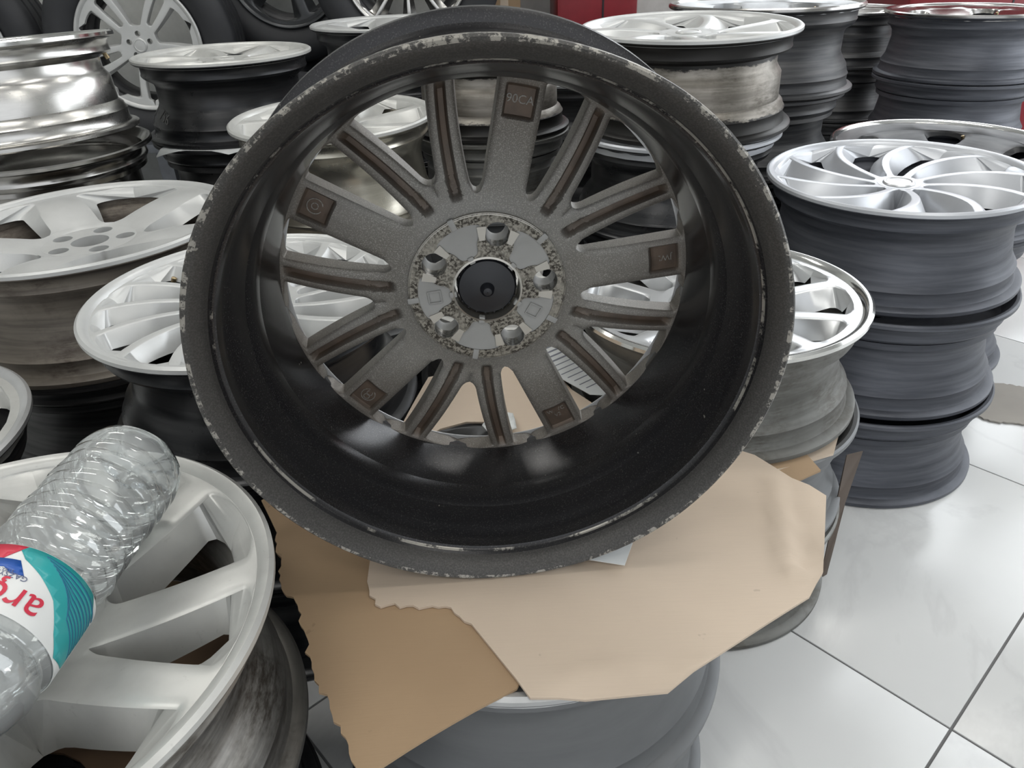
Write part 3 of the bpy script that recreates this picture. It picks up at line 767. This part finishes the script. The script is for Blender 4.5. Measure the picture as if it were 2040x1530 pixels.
# ------------------------------------------------------------------ cardboard
def torn(pts, amp, seed, step=.006, flags=None):
    """subdivide polygon edges; edges flagged True get a ragged torn outline"""
    rnd = random.Random(seed); out = []
    n = len(pts)
    for i in range(n):
        a = Vector(pts[i]); b = Vector(pts[(i + 1) % n]); L = (b - a).length
        rg = flags[i] if flags else False
        k = max(1, int(L / (step if rg else .02)))
        nn = Vector((-(b - a).y, (b - a).x)).normalized()
        for j in range(k):
            p = a.lerp(b, j / k)
            if rg and j: p = p + nn * rnd.uniform(-amp, amp)
            out.append((p.x, p.y))
    return out
def sheet(name, label, pts, zf, mat, th=.004, flags=None, holes=(), seed=1, group=None, cat='cardboard', step=.012):
    out = torn(pts, .0032, seed, flags=flags)
    xs = [p[0] for p in out]; ys = [p[1] for p in out]
    ex = []
    x = min(xs)
    while x < max(xs):
        y = min(ys)
        while y < max(ys):
            ex.append((x + random.uniform(-.003, .003), y + random.uniform(-.003, .003))); y += step
        x += step
    me = plate(name, out, list(holes), lambda a, b: zf(a, b) + th, zf, ex, 50)
    o = mobj(name, me, mat)
    return tag(o, label, cat, group)

def nz(x, y, s, amp, seed=0.): return amp * noise.noise(Vector((x * s, y * s, seed)))
def crease(x, y, ax, ay, bx, by, wd, h):
    d = Vector((bx - ax, by - ay)); L = d.length; d /= L
    p = Vector((x - ax, y - ay)); t = p.dot(d); s = abs(p.x * d.y - p.y * d.x)
    if t < 0 or t > L: return 0
    return h * math.exp(-(s / wd * 1.6) ** 2) * sin(pi * t / L) ** .5
def z_brown(x, y):
    z = .3722 + nz(x, y, 9, .0004, 3)
    d = hypot(x - .002, y - .643) - .240
    if d > 0: z -= min(.030, d * d * 1.6 + d * .10)
    return z
def z_pale(x, y):
    z = .3756 + nz(x, y, 8, .0005, 8)
    d = hypot(x - .002, y - .643) - .240
    if d > 0: z -= min(.02, d * d * .6)
    z += crease(x, y, .262, .515, .300, .70, .012, .0065) + crease(x, y, .278, .53, .325, .66, .009, -.005) + crease(x, y, .25, .55, .30, .52, .009, .004) + crease(x, y, .305, .60, .335, .68, .008, .006)
    z += crease(x, y, -.06, .475, .11, .57, .006, .0013) + crease(x, y, 0, .425, .17, .435, .006, .003)
    if y < .425 and x > .02: z -= (.425 - y) * .5 * min(1, (x - .02) / .03)
    return z
sheet('cardboard_sheet', 'brown torn cardboard sheet with a ragged left edge under the upright wheel',
      [(-.129, .352), (-.005, .418), (.02, .47), (.02, .72), (-.22, .74), (-.300, .70), (-.262, .63), (-.238, .552), (-.212, .515), (-.186, .450), (-.160, .405)],
      z_brown, M['card_d'], th=.0026, flags=[False, False, False, False, False, False, True, True, True, True, True], seed=4)
hole = [(-.112, .790), (-.100, .775), (-.06, .765), (-.03, .772), (-.022, .800), (-.030, .824), (-.062, .826), (-.095, .812)]
sheet('cardboard_sheet', 'pale flattened cardboard sheet with a crumpled corner under the upright wheel',
      [(-.150, .545), (-.138, .515), (-.065, .508), (-.045, .487), (-.005, .425), (.006, .406), (.122, .412), (.172, .443), (.275, .508), (.300, .540), (.349, .660), (.320, .690), (.290, .735), (.125, .835), (.083, .90), (.055, .985), (-.050, .985), (-.122, .958), (-.132, .900), (-.16, .75)],
      z_pale, M['card'], th=.0026, flags=[True, True, True] + [False] * 17, holes=[hole], seed=9)
# folded flap and edges of the sheets between the wheels of the polished lip stack
sheet('cardboard_sheet', 'brown cardboard sheet lying between the polished lip wheel and the grey wheel',
      [(.12, .82), (.30, .755), (.42, .80), (.475, .90), (.46, 1.05), (.30, 1.12), (.15, 1.08)], lambda x, y: .3225, M['card'], th=.0033)
strip = mobj('paper_strip', plate('paper_strip', [(-.008, 0), (.006, .002), (.010, .15), (.014, .25), (-.020, .255), (-.014, .15)], [], lambda a, b: .0006, lambda a, b: -.0006,
      [(random.uniform(-.03, .03), random.uniform(0, .31)) for _ in range(60)]), M['paper_brown'])
for q in strip.data.vertices: q.co.z += .006 * noise.noise(Vector((q.co.x * 30, q.co.y * 14, 4)))
strip.location = (.503, .900, .001); strip.rotation_euler = (radians(90), 0, radians(28))
tag(strip, 'dark brown paper strip hanging between the polished lip stack and the slate stack', 'paper')
sheet('cardboard_sheet', 'small cardboard flap sticking out over the dirty wheel on the floor',
      [(.335, .745), (.395, .775), (.365, .82), (.32, .80)], lambda x, y: .3265 - (hypot(x - .3, y - .965) - .19) * .5, M['card_d'], th=.003)
sheet('cardboard_scrap', 'thin grey brown cardboard scrap on the floor by the slate grey stack',
      [(.93, 1.45), (1.02, 1.33), (1.12, 1.30), (1.25, 1.36), (1.18, 1.46), (1.05, 1.50)], lambda x, y: .0012 + .003 * abs(noise.noise(Vector((x * 9, y * 9, 1)))), M['card_grey'], th=.003, seed=3, flags=[True] * 6)
sheet('cardboard_sheet', 'brown cardboard sheet inside the stack under the pale twin spoke wheel',
      [(-.60, .25), (-.26, .22), (-.205, .40), (-.27, .57), (-.55, .58), (-.62, .42)], lambda x, y: .3063, M['card_edge'], th=.003, seed=5, holes=[circle(-.43, .345, .075, 24)])
lean = mobj('cardboard_sheet', plate('cardboard_sheet', [(-.055, 0), (.055, 0), (.055, .345), (.03, .345), (-.055, .318)], [], lambda a, b: .002, lambda a, b: -.002), M['card_d'])
lean.location = (-.572, .868, .001); lean.rotation_euler = (radians(90), 0, radians(62))
tag(lean, 'brown cardboard sheet standing on edge behind the bottle between the stacks', 'cardboard')
sheet('cardboard_scrap', 'small brown cardboard scrap on the floor between the bottle stack and the cardboard stack',
      [(-.195, .33), (-.135, .385), (-.165, .455), (-.192, .425)], lambda x, y: .0012, M['card_d'], th=.003, seed=12)
# printed paper slip
def slip():
    root = empty('paper_slip', (.087, .945, .3862), (0, 0, radians(-52)))
    tag(root, 'white printed paper slip lying on the cardboard behind the upright wheel', 'paper')
    mobj('slip', plate('slip', [(-.085, -.032), (.07, -.032), (.085, -.018), (.085, .032), (-.085, .032)], [], lambda x, y: .0009, lambda x, y: 0), M['paper'], root)
    for k in range(11):
        o = mobj('print_line', boxm('print_line', .0018 if k > 3 else .0035, .05 - .002 * (k % 3), .0003), M['ink'], root); o.location = (-.07 + .0125 * k, 0, .0009)
slip()
sheet('paper_scrap', 'white paper sheet tucked under the right side of the upright wheel', [(.062, .560), (.105, .548), (.118, .58), (.09, .62), (.06, .61)], lambda x, y: .3845, M['paper'], th=.0008, cat='paper', seed=2)
sheet('paper_scrap', 'white crumpled plastic film beside the torn hole in the cardboard', [(-.028, .775), (.004, .79), (.0, .83), (-.03, .832), (-.04, .80)], lambda x, y: .3845 + .012 * abs(noise.noise(Vector((x * 60, y * 60, 2)))), M['paper'], th=.0008, cat='plastic film', seed=3, step=.005)
sheet('paper_scrap', 'white paper sheet sticking out below the chalk marked wheel', [(-.80, 1.77), (-.62, 1.735), (-.50, 1.79), (-.56, 1.86), (-.78, 1.85)], lambda x, y: .5306 - max(0, hypot(x + .655, y - 1.95) - .207) * .7, M['paper'], th=.0008, cat='paper', seed=8)

# ------------------------------------------------------------------ plastic bottle
def pet():
    m = bpy.data.materials.new('pet_plastic'); m.use_nodes = True; nt = m.node_tree; N = nt.nodes; L = nt.links
    N.remove(N['Principled BSDF'])
    tr = N.new('ShaderNodeBsdfTransparent'); tr.inputs[0].default_value = (.90, .92, .92, 1)
    gl = N.new('ShaderNodeBsdfGlossy'); gl.inputs['Roughness'].default_value = .06; gl.inputs[0].default_value = (.95, .97, .97, 1)
    df = N.new('ShaderNodeBsdfDiffuse'); df.inputs[0].default_value = (.75, .77, .77, 1)
    fr = N.new('ShaderNodeFresnel'); fr.inputs[0].default_value = 1.5
    tc = N.new('ShaderNodeTexCoord'); nz_ = N.new('ShaderNodeTexNoise'); nz_.inputs['Scale'].default_value = 55; nz_.inputs['Detail'].default_value = 3
    bp = N.new('ShaderNodeBump'); bp.inputs['Strength'].default_value = .15; bp.inputs['Distance'].default_value = .002
    L.new(tc.outputs['Object'], nz_.inputs['Vector']); L.new(nz_.outputs[0], bp.inputs['Height'])
    for q in (gl, fr): L.new(bp.outputs[0], q.inputs['Normal'])
    ml = N.new('ShaderNodeMath'); ml.operation = 'MULTIPLY_ADD'; ml.inputs[1].default_value = 1.3; ml.inputs[2].default_value = .05
    L.new(fr.outputs[0], ml.inputs[0])
    m0 = N.new('ShaderNodeMixShader'); m0.inputs[0].default_value = .33; L.new(tr.outputs[0], m0.inputs[1]); L.new(df.outputs[0], m0.inputs[2])
    m1 = N.new('ShaderNodeMixShader'); L.new(ml.outputs[0], m1.inputs[0]); L.new(m0.outputs[0], m1.inputs[1]); L.new(gl.outputs[0], m1.inputs[2])
    L.new(m1.outputs[0], N['Material Output'].inputs[0]); return m
def flat(name, c, rough=.35):
    t = NT(name); a = t.noise(t.coords(), 40, 2)
    return t.set(t.mix(a, c, tuple(x * .93 for x in c)), rough, 0)
def bottle():
    BR = .0445
    root = empty('water_bottle', (0, 0, 0))
    base = Vector((-.336, .548, .532)); axis = Vector((-.055, -.998, .012)).normalized()
    up = Vector((0, 0, 1)); xx = (up - axis * up.dot(axis)).normalized(); yy = axis.cross(xx)
    root.matrix_world = Matrix(((xx.x, yy.x, axis.x, base.x), (xx.y, yy.y, axis.y, base.y), (xx.z, yy.z, axis.z, base.z), (0, 0, 0, 1)))
    tag(root, 'empty clear ribbed water bottle with a red and teal label lying on a wheel', 'bottle')
    prof = [(.0004, .010), (.012, .009), (.022, .004), (.030, 0), (.037, .001), (.0415, .006), (.0436, .013)]
    z = .018
    while z < .128:
        prof += [(BR, z), (BR + .0002, z + .006), (BR - .0016, z + .0095), (BR - .0017, z + .0112)]; z += .0135
    prof += [(BR - .001, .140), (BR - .0035, .147), (BR - .0035, .153), (BR, .157), (BR, .214), (BR - .003, .217), (BR - .003, .221), (BR, .225), (BR, .236), (.040, .250), (.032, .264), (.022, .278), (.0155, .288), (.0135, .292), (.0135, .300)]
    seg = 72; v = []; f = []; n = len(prof)
    for j in range(seg):
        a = 2 * pi * j / seg
        for (r, zz) in prof:
            k = min(1, max(0, (zz - .015) / .03)) * (1 if zz < .14 else 0)
            tw = .0006 * sin(6 * (a + zz * 26)) * k           # slanted flutes between the ribs
            dn = .0013 * noise.noise(Vector((cos(a) * 1.7, sin(a) * 1.7, zz * 16))) * (1 if .02 < zz < .145 else .4) if r > .02 else 0
            foot = .0035 * max(0, cos(5 * a)) * (1 if (zz < .006 and .02 < r < .04) else 0)
            v.append(((r + tw + dn) * cos(a), (r + tw + dn) * sin(a), zz + foot))
    for j in range(seg):
        k = (j + 1) % seg
        for i in range(n - 1): f.append((j * n + i, k * n + i, k * n + i + 1, j * n + i + 1))
    mobj('bottle_body', mesh('bottle_body', v, f, 60), pet(), root)
    capm = lathe('bottle_cap', [(.0004, .318), (.0145, .318), (.0155, .316), (.0155, .302), (.0004, .302)], 36)
    mobj('bottle_cap', capm, flat('cap_blue', (.05, .2, .5)), root)
    # label
    z0, z1 = .160, .213; LR = BR + .0013
    lab = lathe('label', [(LR, z0), (LR + .0002, (z0 + z1) / 2), (LR, z1), (LR - .0004, z1), (LR - .0004, z0)], 96)
    lab = mobj('label', lab, flat('label_white', (.78, .79, .78)), root)
    # patch in (degrees round the bottle, 0..1 from the base-side edge to the cap-side edge)
    def wrap(name, pts, mat, lift):
        out = []; n = len(pts)
        for i in range(n):
            a = Vector(pts[i]); b = Vector(pts[(i + 1) % n]); k = max(1, int(max(abs(b.x - a.x) / 3, abs(b.y - a.y) / .15)))
            out += [tuple(a.lerp(b, j / k) * 1.0) for j in range(k)]
        sc = [(p[0] / 100, p[1]) for p in out]
        ex = [(x * .03, y * .12) for x in range(-70, 71) for y in range(0, 9)]
        me = plate(name, sc, [], lambda x, y: lift, lambda x, y: 0, ex, 0)
        for q in me.vertices:
            a = radians(q.co.x * 100); zz = z0 + (z1 - z0) * q.co.y; r = LR + .0003 + q.co.z
            q.co = (r * cos(a), r * sin(a), zz)
        me.shade_smooth()
        return mobj(name, me, mat, lab)
    teal = flat('label_teal', (.03, .36, .37)); red = flat('label_red', (.62, .035, .07)); blue = flat('label_blue', (.02, .10, .42)); tline = flat('label_teal_line', (.012, .15, .26)); lite = flat('label_light_line', (.25, .62, .66)); navy = flat('label_navy', (.12, .14, .24))
    wrap('label_print', [(-12, 0.01), (-46, .01), (-92, .01), (-120, .2), (-120, .85), (-95, .98), (-80, .82), (-62, .52), (-42, .34), (-24, .20)], teal, .00012)
    wrap('label_print', [(-20, .01), (38, .01), (48, .26), (20, .27), (-8, .25)], red, .00018)
    wrap('label_print', [(38, .01), (130, .01), (130, .30), (48, .26)], teal, .00012)
    wrap('label_print', [(24, .27), (-8, .25), (-22, .24), (-32, .44), (-22, .46), (-14, .38), (-4, .40), (10, .40), (18, .36)], blue, .00024)
    for k in range(9):
        d = k * .075
        wrap('label_stripe', [(-36 - 4 * k, .05 + d * .42), (-66 - 2 * k, .07 + d * .8), (-118, .10 + d), (-118, .13 + d), (-66 - 2 * k, .093 + d * .8), (-37 - 4 * k, .068 + d * .42)], tline if k % 1 == 0 else lite, .0003)
    for k in range(4):
        wrap('label_stripe', [(22 - k * 2, .285 + .03 * k), (4, .31 + .028 * k), (-6, .285 + .03 * k), (-6, .297 + .03 * k), (4, .322 + .028 * k), (22 - k * 2, .297 + .03 * k)], lite, .0003)
    for k in range(5):
        wrap('label_stripe', [(70, .04 + .05 * k), (130, .05 + .05 * k), (130, .07 + .05 * k), (70, .06 + .05 * k)], tline, .0003)
    def wtext(body, size, u0, vv, mat, xs=1.0):
        me = text_mesh(body, size, .0001)
        bm = bmesh.new(); bm.from_mesh(me)
        bmesh.ops.subdivide_edges(bm, edges=[e for e in bm.edges if e.calc_length() > .003], cuts=1, use_grid_fill=False)
        bmesh.ops.triangulate(bm, faces=bm.faces); bm.to_mesh(me); bm.free()
        for q in me.vertices:
            a = radians(u0) + q.co.x * xs / LR; zz = z0 + (z1 - z0) * vv + q.co.y; r = LR + .0006 + q.co.z
            q.co = (r * cos(a), r * sin(a), zz)
        mobj('label_lettering', me, mat, lab)
    wtext('arçalyk', .029, -10, .77, red, .95)
    wtext('GAZSYZ AGYZ SUWY', .0056, -2, .475, navy)
    wtext('STILL DRINKING WATER', .0034, 0, .425, navy)
bottle()

# ------------------------------------------------------------------ tyres and things along the back wall
def tyre_profile(Rt, Ri, wd):
    h = wd / 2
    p = [(Ri, -h * .72), (Ri + .012, -h * .80), (Ri + (Rt - Ri) * .35, -h * .98), (Ri + (Rt - Ri) * .6, -h), (Rt - .022, -h * .93), (Rt - .006, -h * .80), (Rt, -h * .70)]
    for g in (-.42, 0, .42):
        p += [(Rt + .001, h * (g - .07)), (Rt - .007, h * (g - .06)), (Rt - .007, h * (g + .06)), (Rt + .001, h * (g + .07))]
    p += [(Rt, h * .70), (Rt - .006, h * .80), (Rt - .022, h * .93), (Ri + (Rt - Ri) * .6, h), (Ri + (Rt - Ri) * .35, h * .98), (Ri + .012, h * .80), (Ri, h * .72)]
    p += [(Ri + .015, h * .6), (Rt - .02, h * .7), (Rt - .016, 0), (Rt - .02, -h * .7), (Ri + .015, -h * .6)]
    return p
def upright_wheel(label, x, y, z, Rt, style, phase, mf, yaw=0, Rw=.208):
    root = empty('tyred_wheel', (x, y, z - Rt), (0, 0, yaw)); tag(root, label, 'wheel', 'wheels with tyres along the back wall')
    # local frame of the wheel: axis towards the camera (-y)
    fr = Matrix.Rotation(pi / 2, 4, 'X')
    w = .175
    before = set(root.children)
    mobj('tyre', lathe('tyre', [(r, zz + w / 2 - .004) for (r, zz) in tyre_profile(Rt, Rw - .012, .2)], 96), M['rubber'], root)
    mobj('barrel', lathe('barrel', barrel_profile(Rw, w, 0), 96), M['b_dark'], root)
    face(root, Rw, w, style, phase, mf)
    for o in root.children:
        o.matrix_local = Matrix.Translation((0, w / 2, Rt)) @ fr @ o.matrix_local
    return root
def flat_tyre(label, x, y, z, Rt=.315, wd=.21):
    o = mobj('tyre', lathe('tyre', [(r, q + wd / 2) for (r, q) in tyre_profile(Rt, .19, wd)], 96), M['rubber']); o.location = (x, y, z)
    tag(o, label, 'tyre', 'tyres lying flat on the bench')
# steel bench that lifts the tyres
bench = empty('bench', (-1.225, 3.06, 0)); tag(bench, 'low steel bench carrying tyres along the back wall', 'bench')
o = mobj('bench_top', boxm('bench_top', 2.75, .62, .03, .004), M['steel'], bench); o.location = (0, 0, .305)
for sx in (-1.3, 0, 1.3):
    for sy in (-.26, .26):
        o = mobj('leg', boxm('leg', .05, .05, .306), M['steel'], bench); o.location = (sx, sy, 0)
BT = .335
upright_wheel('tyre on a pale five double spoke wheel standing behind the chrome wheels', -1.222, 2.88, BT + .001 + .315, .315, 'double5', D(54), M['silver_white'], .05)
upright_wheel('tyre on a pale broad spoke wheel standing in the corner by the left wall', -1.88, 2.88, BT + .001 + .315, .315, 'five', D(-20), M['silver_white'], .05)
flat_tyre('thick black tyre lying flat on the bench under two upright tyres', -.555, 3.05, BT)
upright_wheel('big black tyre with a dark wheel standing on a flat tyre by the wall', -.760, 3.145, BT + .212 + .325, .325, 'five', D(0), M['dark_gloss'], .0)
upright_wheel('tyre on a chrome fan spoked wheel standing on a flat tyre', -.300, 2.88, BT + .212 + .315, .315, 'fan10', D(-90), M['chrome'], .0)
# red cabinets
def red_cabinet(label, x, y, wdt, knobs):
    root = empty('red_cabinet', (x, y, 0)); tag(root, label, 'cabinet', 'red cabinets by the back wall')
    mobj('body', boxm('body', wdt, .4, 1.25, .02), M['red'], root)
    for (kx, kz) in knobs:
        me = lathe('round_fitting', [(.0004, 0), (.040, 0), (.040, .012), (.032, .016), (.030, .008), (.012, .008), (.010, .018), (.0004, .018)], 32)
        o = mobj('round_fitting', me, M['black_plastic'], root); o.location = (kx, -.2, kz); o.rotation_euler = (pi / 2, 0, 0)
    o = mobj('door_seam', boxm('door_seam', .006, .004, 1.1), M['black_plastic'], root); o.location = (.02, -.2, .08)
red_cabinet('red cabinet with two black round fittings behind the worn barrel wheel', .350, 3.18, .29, ((-.08, .82), (.07, .82)))
red_cabinet('red cabinet behind the chrome dished wheel by the window', 1.80, 3.15, .70, ((-.2, .8),))
cb = empty('cardboard_box', (.02, 3.22, .336)); tag(cb, 'brown cardboard box on the bench next to the red cabinet', 'box')
mobj('carton', boxm('carton', .12, .26, .60, .004), M['card_d'], cb)
o = mobj('tape', boxm('tape', .03, .262, .602, .001), M['card'], cb)
# chalk writing on the barrel
def chalk():
    me = text_mesh('756', .030, .0002)
    prof = [p for p in barrel_profile(.205, .180, 0)[:18]]
    def rad(z):
        for (r1_, z1_), (r2_, z2_) in zip(prof, prof[1:]):
            if z1_ <= z <= z2_ and z2_ > z1_: return r1_ + (r2_ - r1_) * (z - z1_) / (z2_ - z1_)
        return .18
    bm = bmesh.new(); bm.from_mesh(me)
    bmesh.ops.subdivide_edges(bm, edges=bm.edges[:], cuts=2); bmesh.ops.triangulate(bm, faces=bm.faces); bm.to_mesh(me); bm.free()
    for q in me.vertices:
        a = D(-132) + q.co.x / .175; z = .060 + q.co.y - q.co.x * .25; r = rad(z) + .0009 + q.co.z
        q.co = (r * cos(a), r * sin(a), z)
    mobj('chalk_writing', me, flat('chalk', (.12, .12, .115), .9), chalk_wheel)
chalk()
